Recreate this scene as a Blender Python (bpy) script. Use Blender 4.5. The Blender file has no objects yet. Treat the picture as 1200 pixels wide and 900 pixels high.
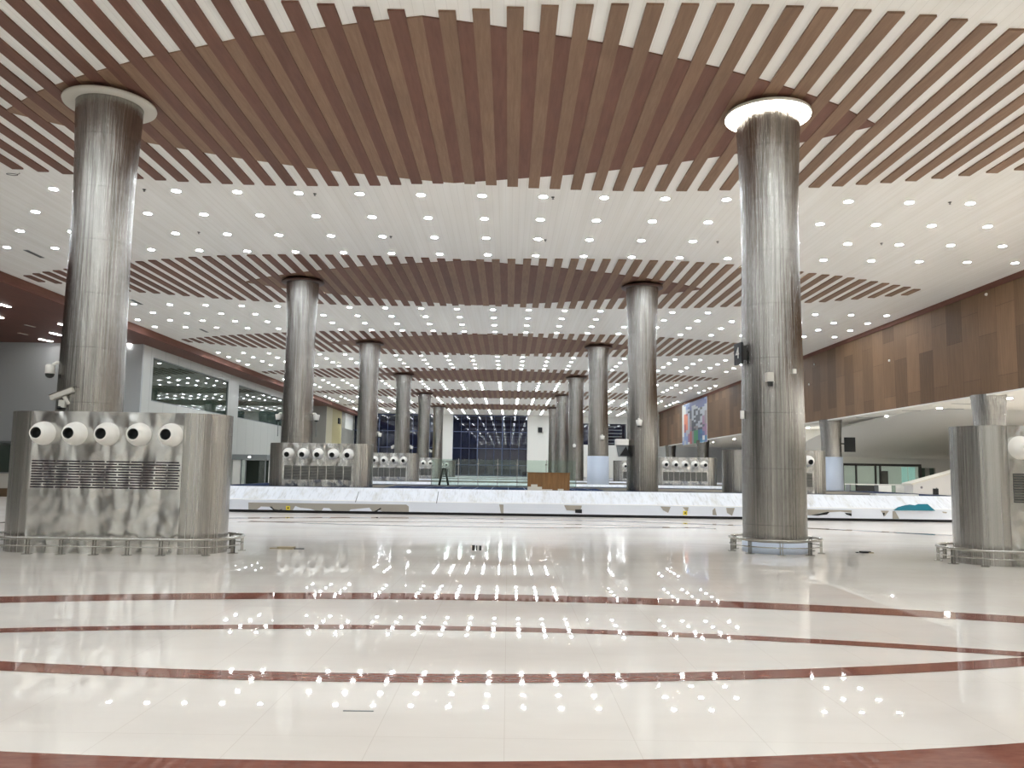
import bpy, math, random
from mathutils import Vector
random.seed(7)
PI = math.pi
sc = bpy.context.scene
COL = sc.collection

# ------------------------------------------------------------------ camera (x right, y into the hall, z up)
F, PT, RO, YA, HC = 980.375, 0.1037, 0.0148, 0.0029, 1.5
cr = Vector((math.cos(YA), -math.sin(YA), 0)); fh = Vector((math.sin(YA), math.cos(YA), 0))
fw = Vector((fh.x*math.cos(PT), fh.y*math.cos(PT), math.sin(PT)))
up = Vector((-fh.x*math.sin(PT), -fh.y*math.sin(PT), math.cos(PT)))
CR = cr*math.cos(RO) + up*math.sin(RO); CU = -cr*math.sin(RO) + up*math.cos(RO)
EYE = Vector((0, 0, HC))
cam_d = bpy.data.cameras.new('camera'); cam = bpy.data.objects.new('camera', cam_d); COL.objects.link(cam)
cam_d.sensor_width = 36; cam_d.lens = 36*F/1200; cam_d.clip_end = 400; cam_d.clip_start = .05
from mathutils import Matrix
m = Matrix((CR, CU, -fw)).transposed().to_4x4(); m.translation = EYE; cam.matrix_world = m
sc.camera = cam

def ray(px, py):
    return CR*(px-600) + CU*(450-py) + fw*F
def at(px, py, Y=None, X=None, Z=None):
    d = ray(px, py)
    k = (Y-EYE.y)/d.y if Y is not None else ((X-EYE.x)/d.x if X is not None else (Z-EYE.z)/d.z)
    return EYE + d*k
def px_of(P):
    v = Vector(P)-EYE; d = v.dot(fw)
    return (600+F*v.dot(CR)/d, 450-F*v.dot(CU)/d) if d > .1 else (-9999, -9999)

# ------------------------------------------------------------------ main measures
H = 9.06            # ceiling
P = 16.378          # bay length
Z1 = 16.69          # first pair of columns
XL, XR, XF = -8.365, 5.276, 19.0
LC = 17.35          # centre of the first slatted canopy
XC = -1.55
FX = 18.7           # face of the right beam
SZ = 4.78           # ceiling height of the right aisle
EXL = -20.15        # left edge of the white ceiling
SOF = 8.66          # left brown soffit height
END = 114.0

# ------------------------------------------------------------------ materials
def mat(name, col, rough=.5, metal=0, emit=None, strength=0, alpha=None, trans=0, ior=1.45, spec=.5):
    m = bpy.data.materials.new(name); m.use_nodes = True
    b = m.node_tree.nodes['Principled BSDF']
    b.inputs['Base Color'].default_value = (*col, 1); b.inputs['Roughness'].default_value = rough
    b.inputs['Metallic'].default_value = metal; b.inputs['IOR'].default_value = ior
    b.inputs['Specular IOR Level'].default_value = spec
    b.inputs['Transmission Weight'].default_value = trans
    if emit: b.inputs['Emission Color'].default_value = (*emit, 1); b.inputs['Emission Strength'].default_value = strength
    return m
def srgb(r, g, b):
    f = lambda c: (c/255/12.92 if c/255 <= .04045 else ((c/255+.055)/1.055)**2.4)
    return (f(r), f(g), f(b))
class NT:
    def __init__(s, m): s.t = m.node_tree; s.n = s.t.nodes; s.l = s.t.links; s.b = s.n['Principled BSDF']
    def add(s, typ, **kw):
        n = s.n.new(typ)
        for k, v in kw.items(): setattr(n, k, v)
        return n
    def link(s, a, b): s.l.new(a, b)
    def coords(s, scale=(1,1,1), kind='Object', rot=(0,0,0)):
        c = s.add('ShaderNodeTexCoord'); mp = s.add('ShaderNodeMapping')
        mp.inputs['Scale'].default_value = scale; mp.inputs['Rotation'].default_value = rot
        s.link(c.outputs[kind], mp.inputs['Vector']); return mp.outputs['Vector']
    def noise(s, vec, scale=5, detail=3, rough=.5):
        n = s.add('ShaderNodeTexNoise'); n.inputs['Scale'].default_value = scale
        n.inputs['Detail'].default_value = detail; n.inputs['Roughness'].default_value = rough
        s.link(vec, n.inputs['Vector']); return n.outputs['Fac']
    def ramp(s, fac, stops):
        r = s.add('ShaderNodeValToRGB'); e = r.color_ramp.elements
        while len(e) < len(stops): e.new(.5)
        for i, (p, c) in enumerate(stops): e[i].position = p; e[i].color = (*c, 1) if len(c) == 3 else c
        s.link(fac, r.inputs['Fac']); return r.outputs['Color']
    def math(s, op, a, b=None, c=None):
        n = s.add('ShaderNodeMath', operation=op)
        for i, v in enumerate((a, b, c)):
            if v is None: continue
            if isinstance(v, (int, float)): n.inputs[i].default_value = v
            else: s.link(v, n.inputs[i])
        return n.outputs[0]
    def mix(s, fac, a, b, mode='MIX'):
        n = s.add('ShaderNodeMix', data_type='RGBA', blend_type=mode)
        for sock, v in ((n.inputs[0], fac), (n.inputs[6], a), (n.inputs[7], b)):
            if isinstance(v, (int, float)): sock.default_value = v
            elif isinstance(v, tuple): sock.default_value = (*v, 1) if len(v) == 3 else v
            else: s.link(v, sock)
        return n.outputs[2]
    def bump(s, h, strength=.2, dist=.02, normal=None):
        n = s.add('ShaderNodeBump'); n.inputs['Strength'].default_value = strength; n.inputs['Distance'].default_value = dist
        s.link(h, n.inputs['Height'])
        if normal: s.link(normal, n.inputs['Normal'])
        return n.outputs['Normal']

M = {}
def steel(name, base, rough, streak=1.0, wob=.5, seam=1.08, seamdark=.3, wsc=(2.2, 2.2, .45), var=.18):
    m = mat(name, base, rough, 1); t = NT(m)
    v = t.coords((16, 16, .10)); n1 = t.noise(v, 1.6, 5, .6)
    v2 = t.coords(wsc); n2 = t.noise(v2, 1.5, 2, .45)
    v3 = t.coords((30, 30, .25)); n3 = t.noise(v3, 1.5, 2, .5)
    col = t.ramp(n1, [(.3, tuple(c*(1-var) for c in base)), (.5, base), (.72, tuple(min(1, c*(1+var*.7)) for c in base))])
    if seam:
        c = t.add('ShaderNodeTexCoord'); s = t.add('ShaderNodeSeparateXYZ'); t.link(c.outputs['Object'], s.inputs[0])
        fr = t.math('FRACT', t.math('DIVIDE', s.outputs[2], seam))
        line = t.math('LESS_THAN', t.math('ABSOLUTE', t.math('SUBTRACT', fr, .5)), .008/seam)
        vl = t.math('MULTIPLY', t.math('LESS_THAN', t.math('ABSOLUTE', t.math('SUBTRACT', s.outputs[0], .02)), .007), t.math('LESS_THAN', s.outputs[1], 0))
        line = t.math('MAXIMUM', line, vl)
        col = t.mix(t.math('MULTIPLY', line, seamdark), col, (.05, .05, .05))
    t.link(col, t.b.inputs['Base Color'])
    rr = t.math('MULTIPLY_ADD', n3, .16 if var > .1 else .03, rough-.08); t.link(rr, t.b.inputs['Roughness'])
    h = t.math('ADD', t.math('MULTIPLY', n1, streak), t.math('MULTIPLY', n2, wob*4))
    t.link(t.bump(h, .55, .02), t.b.inputs['Normal'])
    return m
M['column'] = steel('brushed_steel_column', srgb(164, 161, 156), .2, 2.2, .4, 1.08, .3, (5, 5, .9), .36)
M['unit'] = steel('brushed_steel_casing', srgb(205, 204, 200), .3, .01, 3.0, 0, 0, (1.5, 1.5, .75), .02)
M['unit_end'] = steel('brushed_steel_curved_end', srgb(178, 175, 170), .25, .7, .15, 0, 0, (2, 2, .3), .14)
M['rail'] = mat('polished_rail', srgb(170, 168, 162), .25, 1)
M['dark_metal'] = mat('dark_metal', srgb(60, 58, 56), .45, .6)

def plain(name, c, **k): M[name] = mat(name, srgb(*c), **k)
plain('white_plastic', (236, 233, 226), rough=.35)
plain('throat', (45, 46, 44), rough=.6)
plain('slot', (38, 30, 36), rough=.6)
plain('louvre', (78, 80, 78), rough=.35, metal=.6)
plain('white_paint', (222, 220, 214), rough=.6)
plain('grey_trim', (120, 124, 124), rough=.5)
plain('black', (18, 18, 20), rough=.4)
plain('plinth', (14, 12, 14), rough=.5)
plain('brown_rim', (72, 46, 38), rough=.5)
plain('plaster_rim', (200, 196, 186), rough=.75)
plain('film_blue', (196, 206, 222), rough=.3)
plain('film_white', (222, 226, 234), rough=.32)
plain('bare_steel', (166, 160, 150), rough=.4, metal=.3)
plain('teal', (8, 108, 124), rough=.4)
plain('yellow', (226, 204, 60), rough=.5)
plain('cream', (204, 198, 172), rough=.6)
plain('yellow_wall', (186, 176, 132), rough=.6)
plain('grey_wall', (150, 148, 140), rough=.6)
plain('board_white', (232, 232, 228), rough=.4)
plain('dark_green', (30, 40, 30), rough=.6)
plain('card', (150, 138, 112), rough=.8)
plain('mullion', (88, 96, 122), rough=.4, metal=.3)
plain('dim_room', (96, 96, 92), rough=.8)
M['green_panel'] = mat('glowing_shop_back', srgb(150, 160, 150), .5, emit=srgb(172, 178, 168), strength=.3)  # panel glows by itself in place of lamps inside the shop
plain('counter_brown', (104, 84, 62), rough=.5)
M['lamp'] = mat('lamp_diffuser', (1, 1, 1), .5, emit=(.92, 1, 1.07), strength=87)
M['aisle_lamp'] = mat('aisle_lamp_diffuser', (1, 1, 1), .5, emit=(1, 1, .98), strength=230)
M['linear'] = mat('linear_lamp', (1, 1, 1), .5, emit=(1, .97, .97), strength=28)
M['ring_lamp'] = mat('ring_lamp', (1, 1, 1), .5, emit=(1, .93, .80), strength=14)
M['teal_light'] = mat('teal_light_panel', srgb(170, 210, 204), .5, emit=srgb(170, 222, 214), strength=.26)
M['small_lamp'] = mat('small_lamp', (1, 1, 1), .5, emit=(1, .98, .94), strength=6)
M['glass'] = mat('clear_glass', srgb(214, 236, 228), .02, trans=1, ior=1.45)
def thin_glass(name, tint, refl, rough=.02):
    m = bpy.data.materials.new(name); m.use_nodes = True; t = m.node_tree; t.nodes.clear()
    o = t.nodes.new('ShaderNodeOutputMaterial'); mx = t.nodes.new('ShaderNodeMixShader')
    a = t.nodes.new('ShaderNodeBsdfTransparent'); a.inputs[0].default_value = (*tint, 1)
    g = t.nodes.new('ShaderNodeBsdfGlossy'); g.inputs['Roughness'].default_value = rough
    mx.inputs[0].default_value = refl
    t.links.new(a.outputs[0], mx.inputs[1]); t.links.new(g.outputs[0], mx.inputs[2]); t.links.new(mx.outputs[0], o.inputs[0])
    return m
M['green_glass'] = thin_glass('green_tinted_glass', srgb(234, 243, 238), .05)
M['night_glass'] = mat('night_window_glass', srgb(20, 26, 48), .03, spec=.9)
M['gallery_glass'] = mat('gallery_window_glass', srgb(58, 72, 62), .03, spec=.9)
M['shop_glass'] = thin_glass('shop_glass', srgb(241, 246, 243), .08)

# floor: polished cream slabs, thin joints, dull dirt
m = mat('polished_cream_floor', srgb(224, 214, 203), .02, spec=.36); t = NT(m); M['floor'] = m
v = t.coords((.25, .6, 1)); n = t.noise(v, 1.0, 5, .6)
base = t.ramp(n, [(.3, srgb(213, 206, 198)), (.55, srgb(224, 218, 210)), (.8, srgb(229, 224, 217))])
c = t.add('ShaderNodeTexCoord'); s = t.add('ShaderNodeSeparateXYZ'); t.link(c.outputs['Object'], s.inputs[0])
def joint(sock, pitch, off, w):
    fr = t.math('FRACT', t.math('DIVIDE', t.math('ADD', sock, off), pitch))
    return t.math('LESS_THAN', t.math('ABSOLUTE', t.math('SUBTRACT', fr, .5)), w/2/pitch)
j = t.math('MAXIMUM', joint(s.outputs[0], .735, .3675, .005), joint(s.outputs[1], 1.47, .735-.49, .005))
col = t.mix(t.math('MULTIPLY', j, .2), base, srgb(150, 128, 108))
t.link(col, t.b.inputs['Base Color'])
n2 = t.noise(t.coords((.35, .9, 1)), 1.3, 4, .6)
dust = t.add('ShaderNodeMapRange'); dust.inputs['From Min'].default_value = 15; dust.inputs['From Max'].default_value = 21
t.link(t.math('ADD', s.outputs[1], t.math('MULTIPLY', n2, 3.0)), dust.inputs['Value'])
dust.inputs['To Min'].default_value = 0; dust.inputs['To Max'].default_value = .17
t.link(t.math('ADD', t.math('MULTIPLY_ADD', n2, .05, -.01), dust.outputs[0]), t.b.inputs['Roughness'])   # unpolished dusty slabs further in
n3 = t.noise(t.coords((.6, .6, 1)), 1.0, 2, .5)
t.link(t.bump(n3, .012, .006), t.b.inputs['Normal'])
m = mat('red_brown_marble', srgb(124, 74, 66), .03, spec=.35); t = NT(m); M['marble'] = m
n = t.noise(t.coords((3, 9, 1)), 2, 6, .7)
t.link(t.ramp(n, [(.3, srgb(112, 70, 60)), (.5, srgb(128, 82, 70)), (.66, srgb(136, 90, 77)), (.7, srgb(190, 150, 138)), (.72, srgb(136, 84, 76))]), t.b.inputs['Base Color'])
# white ceiling boards
m = mat('white_ceiling_boards', srgb(216, 213, 206), .45); t = NT(m); M['ceiling'] = m
c = t.add('ShaderNodeTexCoord'); s = t.add('ShaderNodeSeparateXYZ'); t.link(c.outputs['Object'], s.inputs[0])
fr = t.math('FRACT', t.math('DIVIDE', s.outputs[0], .1883)); ln = t.math('LESS_THAN', fr, .06)
n = t.noise(t.coords((2.2, .06, 1)), 2, 3, .5)
b0 = t.ramp(n, [(.3, srgb(237, 235, 229)), (.7, srgb(245, 244, 240))])
t.link(t.mix(t.math('MULTIPLY', ln, .16), b0, srgb(150, 146, 138)), t.b.inputs['Base Color'])
# wooden slats
def wood(name, a, b, c3, rough=.6, scale=(6, .5, 6)):
    m = mat(name, a, rough); t = NT(m)
    n = t.noise(t.coords(scale), 2.5, 5, .65); n2 = t.noise(t.coords((scale[0]*.1, scale[1]*.5, scale[2]*.1)), 1.5, 2)
    col = t.ramp(n, [(.3, a), (.52, b), (.75, c3)])
    oi = t.add('ShaderNodeObjectInfo')
    k = t.math('MULTIPLY_ADD', oi.outputs['Random'], .16, .92)
    k2 = t.math('MULTIPLY', k, t.math('MULTIPLY_ADD', n2, .3, .85))
    cc = t.add('ShaderNodeCombineColor'); [t.link(k2, cc.inputs[i]) for i in range(3)]
    t.link(t.mix(1.0, col, cc.outputs[0], 'MULTIPLY'), t.b.inputs['Base Color'])
    return m
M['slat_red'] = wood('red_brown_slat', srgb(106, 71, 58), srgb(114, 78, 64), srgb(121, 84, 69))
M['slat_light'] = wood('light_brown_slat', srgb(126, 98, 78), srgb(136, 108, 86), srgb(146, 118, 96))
M['soffit'] = wood('brown_soffit_board', srgb(92, 54, 42), srgb(100, 60, 47), srgb(108, 66, 52), .55)
M['red_trim'] = wood('red_brown_trim', srgb(104, 66, 54), srgb(112, 72, 59), srgb(118, 78, 64), .75)
M['carton'] = wood('orange_brown_board', srgb(96, 66, 34), srgb(116, 82, 44), srgb(134, 98, 58), .4, (6, 6, .6))
# wood panelled beam: vertical boards of uneven tone
m = mat('wood_panel_beam', srgb(140, 108, 82), .55, spec=.2); t = NT(m); M['beam'] = m
c = t.add('ShaderNodeTexCoord'); s = t.add('ShaderNodeSeparateXYZ'); t.link(c.outputs['Object'], s.inputs[0])
cb = t.add('ShaderNodeCombineXYZ'); t.link(s.outputs[2], cb.inputs[0]); t.link(s.outputs[1], cb.inputs[1])
bk = t.add('ShaderNodeTexBrick', offset=.37, offset_frequency=2); t.link(cb.outputs[0], bk.inputs['Vector'])
bk.inputs['Color1'].default_value = (*srgb(98, 75, 54), 1); bk.inputs['Color2'].default_value = (*srgb(128, 99, 73), 1)
bk.inputs['Mortar'].default_value = (*srgb(88, 66, 50), 1); bk.inputs['Scale'].default_value = 1
bk.inputs['Mortar Size'].default_value = .008; bk.inputs['Brick Width'].default_value = 2.7; bk.inputs['Row Height'].default_value = 1.22
n = t.noise(t.coords((1, 8, .5)), 2, 5, .6)
g = t.ramp(n, [(.3, (.84,)*3), (.7, (1.12,)*3)])
n2 = t.noise(t.coords((.1, .09, .1)), 1.2, 1); g2 = t.ramp(n2, [(.35, (.93, .92, .91)), (.65, (1.06, 1.06, 1.06))])
t.link(t.mix(1., t.mix(1., bk.outputs['Color'], g, 'MULTIPLY'), g2, 'MULTIPLY'), t.b.inputs['Base Color'])
# film covered carousel slope
m = mat('film_covered_slope', srgb(214, 216, 220), .35); t = NT(m); M['slope'] = m
n = t.noise(t.coords((1.3, .5, .5), rot=(0, 0, .5)), 2.2, 5, .7); n2 = t.noise(t.coords((14, 2.0, 2.0), rot=(0, .0, .65)), 1.2, 4, .6)
col = t.ramp(n, [(.27, srgb(200, 199, 195)), (.38, srgb(214, 215, 216)), (.5, srgb(224, 227, 233)), (.8, srgb(232, 234, 238))])
st = t.ramp(n2, [(.33, (.8, .79, .78)), (.46, (1, 1, 1)), (.8, (1.04, 1.04, 1.04))])
t.link(t.mix(.9, col, st, 'MULTIPLY'), t.b.inputs['Base Color'])
t.link(t.bump(n2, .4, .02), t.b.inputs['Normal'])
m = mat('navy_rubber_deck', srgb(40, 52, 78), .8, spec=.03); t = NT(m); M['navy'] = m
c = t.add('ShaderNodeTexCoord'); s = t.add('ShaderNodeSeparateXYZ'); t.link(c.outputs['Object'], s.inputs[0])
fr = t.math('FRACT', t.math('DIVIDE', s.outputs[0], .62)); ln = t.math('LESS_THAN', fr, .045)
t.link(t.mix(ln, srgb(34, 48, 80), srgb(150, 160, 178)), t.b.inputs['Base Color'])
m = mat('dotted_packing_film', srgb(190, 188, 186), .5); t = NT(m); M['dotted'] = m
vo = t.add('ShaderNodeTexVoronoi'); vo.inputs['Scale'].default_value = 3.4; t.link(t.coords((1, .3, 1)), vo.inputs['Vector'])
t.link(t.ramp(vo.outputs['Distance'], [(.16, srgb(110, 108, 112)), (.24, srgb(196, 194, 192))]), t.b.inputs['Base Color'])
m = mat('glossy_grey_wall', srgb(182, 186, 186), .12); M['gloss_wall'] = m
m = mat('pale_wall_panels', srgb(190, 192, 186), .22); t = NT(m); M['left_wall'] = m
c = t.add('ShaderNodeTexCoord'); s = t.add('ShaderNodeSeparateXYZ'); t.link(c.outputs['Object'], s.inputs[0])
fr = t.math('FRACT', t.math('DIVIDE', s.outputs[1], 2.1)); ln = t.math('LESS_THAN', fr, .012)
t.link(t.mix(ln, srgb(196, 198, 192), srgb(140, 142, 138)), t.b.inputs['Base Color'])

# ------------------------------------------------------------------ mesh helpers
class MB:
    def __init__(s): s.v = []; s.f = []; s.mi = []; s.sm = []
    def face(s, idx, mi=0, smooth=False): s.f.append(idx); s.mi.append(mi); s.sm.append(smooth)
    def box(s, c, d, mi=0, rz=0, mat3=None):
        b = len(s.v)
        for dz in (-1, 1):
            for dy in (-1, 1):
                for dx in (-1, 1):
                    p = Vector((dx*d[0]/2, dy*d[1]/2, dz*d[2]/2))
                    if mat3 is not None: p = mat3 @ p
                    elif rz: p = Matrix.Rotation(rz, 3, 'Z') @ p
                    s.v.append(tuple(p+Vector(c)))
        for q in ((0,2,3,1), (4,5,7,6), (0,1,5,4), (2,6,7,3), (0,4,6,2), (1,3,7,5)): s.face([b+i for i in q], mi)
        return s
    def prism(s, pts, z0, z1, mi=0, smooth=False, caps=True, mi_top=None):
        n = len(pts); b = len(s.v)
        for z in (z0, z1): s.v += [(x, y, z) for x, y in pts]
        for i in range(n): s.face([b+i, b+(i+1) % n, b+n+(i+1) % n, b+n+i], mi, smooth)
        if caps: s.face([b+i for i in range(n)][::-1], mi); s.face([b+n+i for i in range(n)], mi if mi_top is None else mi_top)
        return s
    def extr(s, poly, y0, y1, mi=0, axis='y'):   # polygon in (a,b), swept along an axis
        n = len(poly); b = len(s.v)
        for w in (y0, y1): s.v += [((a, w, z) if axis == 'y' else (w, a, z)) for a, z in poly]
        for i in range(n): s.face([b+i, b+(i+1) % n, b+n+(i+1) % n, b+n+i], mi)
        s.face([b+i for i in range(n)][::-1], mi); s.face([b+n+i for i in range(n)], mi); return s
    def lathe(s, prof, o=(0,0,0), axis=Vector((0,0,1)), seg=32, mi=0, smooth=True, mis=None):
        q = Vector((0,0,1)).rotation_difference(Vector(axis).normalized()).to_matrix(); b = len(s.v); o = Vector(o)
        for r, h in prof:
            for i in range(seg):
                a = 2*PI*i/seg; s.v.append(tuple(q @ Vector((r*math.cos(a), r*math.sin(a), h)) + o))
        for k in range(len(prof)-1):
            for i in range(seg):
                j = (i+1) % seg
                s.face([b+k*seg+i, b+k*seg+j, b+(k+1)*seg+j, b+(k+1)*seg+i], mi if mis is None else mis[k], smooth)
        return s
    def disc(s, r, o, axis=Vector((0,0,1)), seg=24, mi=0):
        q = Vector((0,0,1)).rotation_difference(Vector(axis).normalized()).to_matrix(); b = len(s.v); o = Vector(o)
        for i in range(seg):
            a = 2*PI*i/seg; s.v.append(tuple(q @ Vector((r*math.cos(a), r*math.sin(a), 0)) + o))
        s.face([b+i for i in range(seg)], mi); return s
    def tube(s, pts, r, seg=8, closed=False, mi=0):
        pts = [Vector(p) for p in pts]; n = len(pts); b = len(s.v)
        for k in range(n):
            if closed: d = pts[(k+1) % n]-pts[k-1]
            else: d = pts[min(k+1, n-1)]-pts[max(k-1, 0)]
            d.normalize(); u = d.cross(Vector((0,0,1)))
            if u.length < .05: u = d.cross(Vector((1,0,0)))
            u.normalize(); w = u.cross(d)
            for i in range(seg):
                a = 2*PI*i/seg; s.v.append(tuple(pts[k]+(u*math.cos(a)+w*math.sin(a))*r))
        for k in range(n if closed else n-1):
            k2 = (k+1) % n
            for i in range(seg):
                j = (i+1) % seg; s.face([b+k*seg+i, b+k*seg+j, b+k2*seg+j, b+k2*seg+i], mi, True)
        if not closed: s.face([b+i for i in range(seg)]); s.face([b+(n-1)*seg+i for i in range(seg)][::-1])
        return s
    def build(s, name, mats, parent=None, loc=(0,0,0), bevel=0):
        me = bpy.data.meshes.new(name); me.from_pydata(s.v, [], s.f)
        if not isinstance(mats, (list, tuple)): mats = [mats]
        for mm in mats: me.materials.append(M[mm] if isinstance(mm, str) else mm)
        me.polygons.foreach_set('material_index', s.mi); me.polygons.foreach_set('use_smooth', s.sm); me.update()
        import bmesh as _b
        bb = _b.new(); bb.from_mesh(me); _b.ops.recalc_face_normals(bb, faces=bb.faces); bb.to_mesh(me); bb.free()
        o = bpy.data.objects.new(name, me); COL.objects.link(o); o.location = loc
        if parent is not None: o.parent = parent
        if bevel:
            bv = o.modifiers.new('bevel', 'BEVEL'); bv.width = bevel; bv.segments = 2; bv.limit_method = 'ANGLE'
        return o
def tag(o, label=None, cat=None, group=None, kind=None):
    if label: o['label'] = label
    if cat: o['category'] = cat
    if group: o['group'] = group
    if kind: o['kind'] = kind
    return o
def empty(name, loc=(0,0,0), rz=0):
    o = bpy.data.objects.new(name, None); COL.objects.link(o); o.location = loc; o.rotation_euler = (0, 0, rz); o.empty_display_size = .2
    return o
def copy_tree(o, parent=None):
    c = o.copy(); COL.objects.link(c); c.parent = parent
    for ch in [x for x in KIDS.get(o.name, [])]: copy_into(ch, c)
    return c
KIDS = {}
def index_kids():
    KIDS.clear()
    for o in bpy.data.objects:
        if o.parent: KIDS.setdefault(o.parent.name, []).append(o)
def copy_into(ch, parent):
    c = ch.copy(); COL.objects.link(c); c.parent = parent
    for g in KIDS.get(ch.name, []): copy_into(g, c)
    return c
def struct(name, mb, m, **k): return tag(mb.build(name, m, **k), kind='structure')
def quad(pts, m=0):
    mb = MB(); mb.v = [tuple(p) for p in pts]; mb.face(list(range(len(pts))), m); return mb

ORD = ['zeroth', 'first', 'second', 'third', 'fourth', 'fifth', 'sixth', 'seventh', 'eighth', 'ninth', 'tenth', 'eleventh', 'twelfth', 'thirteenth', 'fourteenth', 'fifteenth', 'sixteenth', 'seventeenth', 'eighteenth', 'nineteenth', 'twentieth', 'twenty-first', 'twenty-second', 'twenty-third', 'twenty-fourth']

# ------------------------------------------------------------------ setting
BACK = -14.0
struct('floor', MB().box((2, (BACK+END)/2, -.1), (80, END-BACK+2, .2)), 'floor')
struct('ceiling', MB().box(((EXL+FX+.5)/2, (BACK+END)/2, H+.1), (FX+.5-EXL, END-BACK, .2)), 'ceiling')
# left: vertical edge and brown soffit, then walls
struct('trim_1', MB().box((EXL-.05, (BACK+END)/2, (SOF+H+.2)/2+.0), (.1, END-BACK, H+.2-SOF)), 'red_trim')
struct('ceiling_2', MB().box((EXL-.1-9, (BACK+END)/2, SOF+.1), (18, END-BACK, .2)), 'soffit')
struct('wall_left', MB().box((-37.4, (BACK+49.2)/2, SOF/2), (.2, 49.2-BACK, SOF)), 'left_wall')
struct('wall_left_return', MB().box((-29.55, 49.3, SOF/2), (15.6, .2, SOF)), 'gloss_wall')
WX = -21.75
# left gallery wall with two long openings
mb = MB()
zs, ze = 49.4, 85.0
W1, W2 = (50.7, 64.6), (67.0, 81.5)
WB = [(4.42, 7.74)]
wb, wt = at(181, 470.5, X=WX).z, at(181, 419, X=WX).z
mb.box((WX-.15, (zs+ze)/2, wb/2), (.3, ze-zs, wb)); mb.box((WX-.15, (zs+ze)/2, (wt+SOF)/2), (.3, ze-zs, SOF-wt))
for a, b in ((zs, W1[0]), (W1[1], W2[0]), (W2[1], ze)): mb.box((WX-.15, (a+b)/2, (wb+wt)/2), (.3, b-a, wt-wb))
struct('wall_left_gallery', mb, 'left_wall')
for i, (a, b) in enumerate((W1, W2)):
    o = struct('window_%d' % (i+1), MB().box((WX-.1, (a+b)/2, (wb+wt)/2), (.04, b-a, wt-wb)), 'gallery_glass')
    f = MB()
    for y in (a+.04, b-.04): f.box((WX-.05, y, (wb+wt)/2), (.08, .08, wt-wb))
    for z in (wb+.03, wt-.03): f.box((WX-.05, (a+b)/2, z), (.08, b-a-.16, .06))
    tag(f.build('window_frame', 'grey_trim', o), kind='structure')
struct('wall_left_recess', MB().box((-24.6, 96.6, SOF/2), (7, .2, SOF)).box((-28, 91, SOF/2), (.2, 11, SOF)).box((-25, 85.1, SOF/2), (6.2, .2, SOF)), 'grey_wall')
struct('wall_left_end', MB().box((-21.25, 98.3, SOF/2), (.3, 3.2, SOF), 0).box((-21.25, 102.7, SOF/2), (.3, 5.6, SOF), 1).box((-21.25, 109.7, SOF/2), (.3, 8.4, SOF), 2), ['cream', 'yellow_wall', 'grey_wall'])
# right: wood beam over the aisle, red trim on top
struct('wall_right', MB().box((FX+.25, (BACK+104)/2, (SZ+H-.22)/2), (.5, 104-BACK, H-.22-SZ)), 'beam')
struct('trim_2', MB().box((FX+.22, (BACK+104)/2, H-.11), (.56, 104-BACK, .22)), 'red_trim')
struct('trim_3', MB().box((FX+.2, (BACK+104)/2, SZ-.03), (.46, 104-BACK, .06)), 'white_paint')
struct('ceiling_3', MB().box((FX+.45+8.5, (BACK+60)/2, SZ+.05), (17, 60-BACK, .1)).box((FX+.45+8.5, 82, SZ+.05), (17, 44, .1)), 'white_paint')
struct('wall_right_aisle', MB().box((FX+17.5, (BACK+104)/2, SZ/2), (.2, 104-BACK, SZ)), 'grey_wall')
# curved vault joining the aisle ceiling to the far aisle wall
n = 14; prof = [(40+20*math.sin(PI/2*i/n), SZ-1.95*(1-math.cos(PI/2*i/n))) for i in range(n+1)]
mb = MB(); b = 0
for y, z in prof: mb.v += [(FX+1.7, y, z-.01), (FX+17.4, y, z-.01), (FX+1.7, y, z+.05), (FX+17.4, y, z+.05)]
for i in range(n):
    q = 4*i; mb.face([q, q+1, q+5, q+4], 0, True); mb.face([q+2, q+6, q+7, q+3], 0, True); mb.face([q, q+4, q+6, q+2]); mb.face([q+1, q+3, q+7, q+5])
struct('ceiling_4', mb, 'white_paint')
struct('wall_right_far', MB().box((FX+9.6, 60.4, SZ/2), (15.6, .2, SZ)), 'white_paint')
# end wall: dark night glazing between pale piers
g0 = .78
def glazing(name, x0, x1, verts, hor, heavy, zb, zt):
    o = struct(name, MB().box(((x0+x1)/2, END+.1, (zb+zt)/2), (x1-x0, .04, zt-zb)), 'night_glass')
    f = MB()
    for x in verts:
        w = .14 if x in heavy else .05
        f.box((x, END, (zb+zt)/2), (w, .1, zt-zb))
    for z in hor: f.box(((x0+x1)/2, END, z), (x1-x0, .1, .1))
    tag(f.build('window_frame', 'mullion', o), kind='structure')
vs = [-7.6+10.1*i/9 for i in range(10)]
glazing('window_3', -7.6, 2.5, vs, [g0+.05, 2.25, 4.5, 6.75, 8.9], [vs[3], vs[6]], g0, H-.05)
vs = [-21.1+11.5*i/10 for i in range(11)]
glazing('window_4', -21.1, -9.6, vs, [g0+.05, 2.25, 4.5, 6.75, 8.9], [vs[3], vs[6]], g0, H-.05)
struct('wall_end', MB().box((-14.6, END+.1, g0/2), (13, .3, g0)).box((-8.6, END+.1, H/2+g0/2), (2.0, .3, H-g0)).box((-3.1, END+.1, g0/2), (10, .3, g0))
       .box(((2.5+9.3)/2, END+.1, H/2), (9.3-2.5, .3, H)).box(((9.3+16)/2, END+.1, 5.2/2), (16-9.3, .3, 5.2)).box(((9.3+16)/2, END+.1, (8.1+H)/2), (16-9.3, .3, H-8.1)).box(((16+37)/2, END+.1, H/2), (21, .3, H)).box((-29.2, END+.1, H/2), (16.3, .3, H)), 'white_paint')
o = struct('window_5', MB().box((12.65, END+.15, 6.65), (6.7, .04, 2.9)), 'night_glass')
f = MB()
for i in range(6): f.box((14.3, END, 5.45+i*.45), (2.2, .06, .1))
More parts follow.
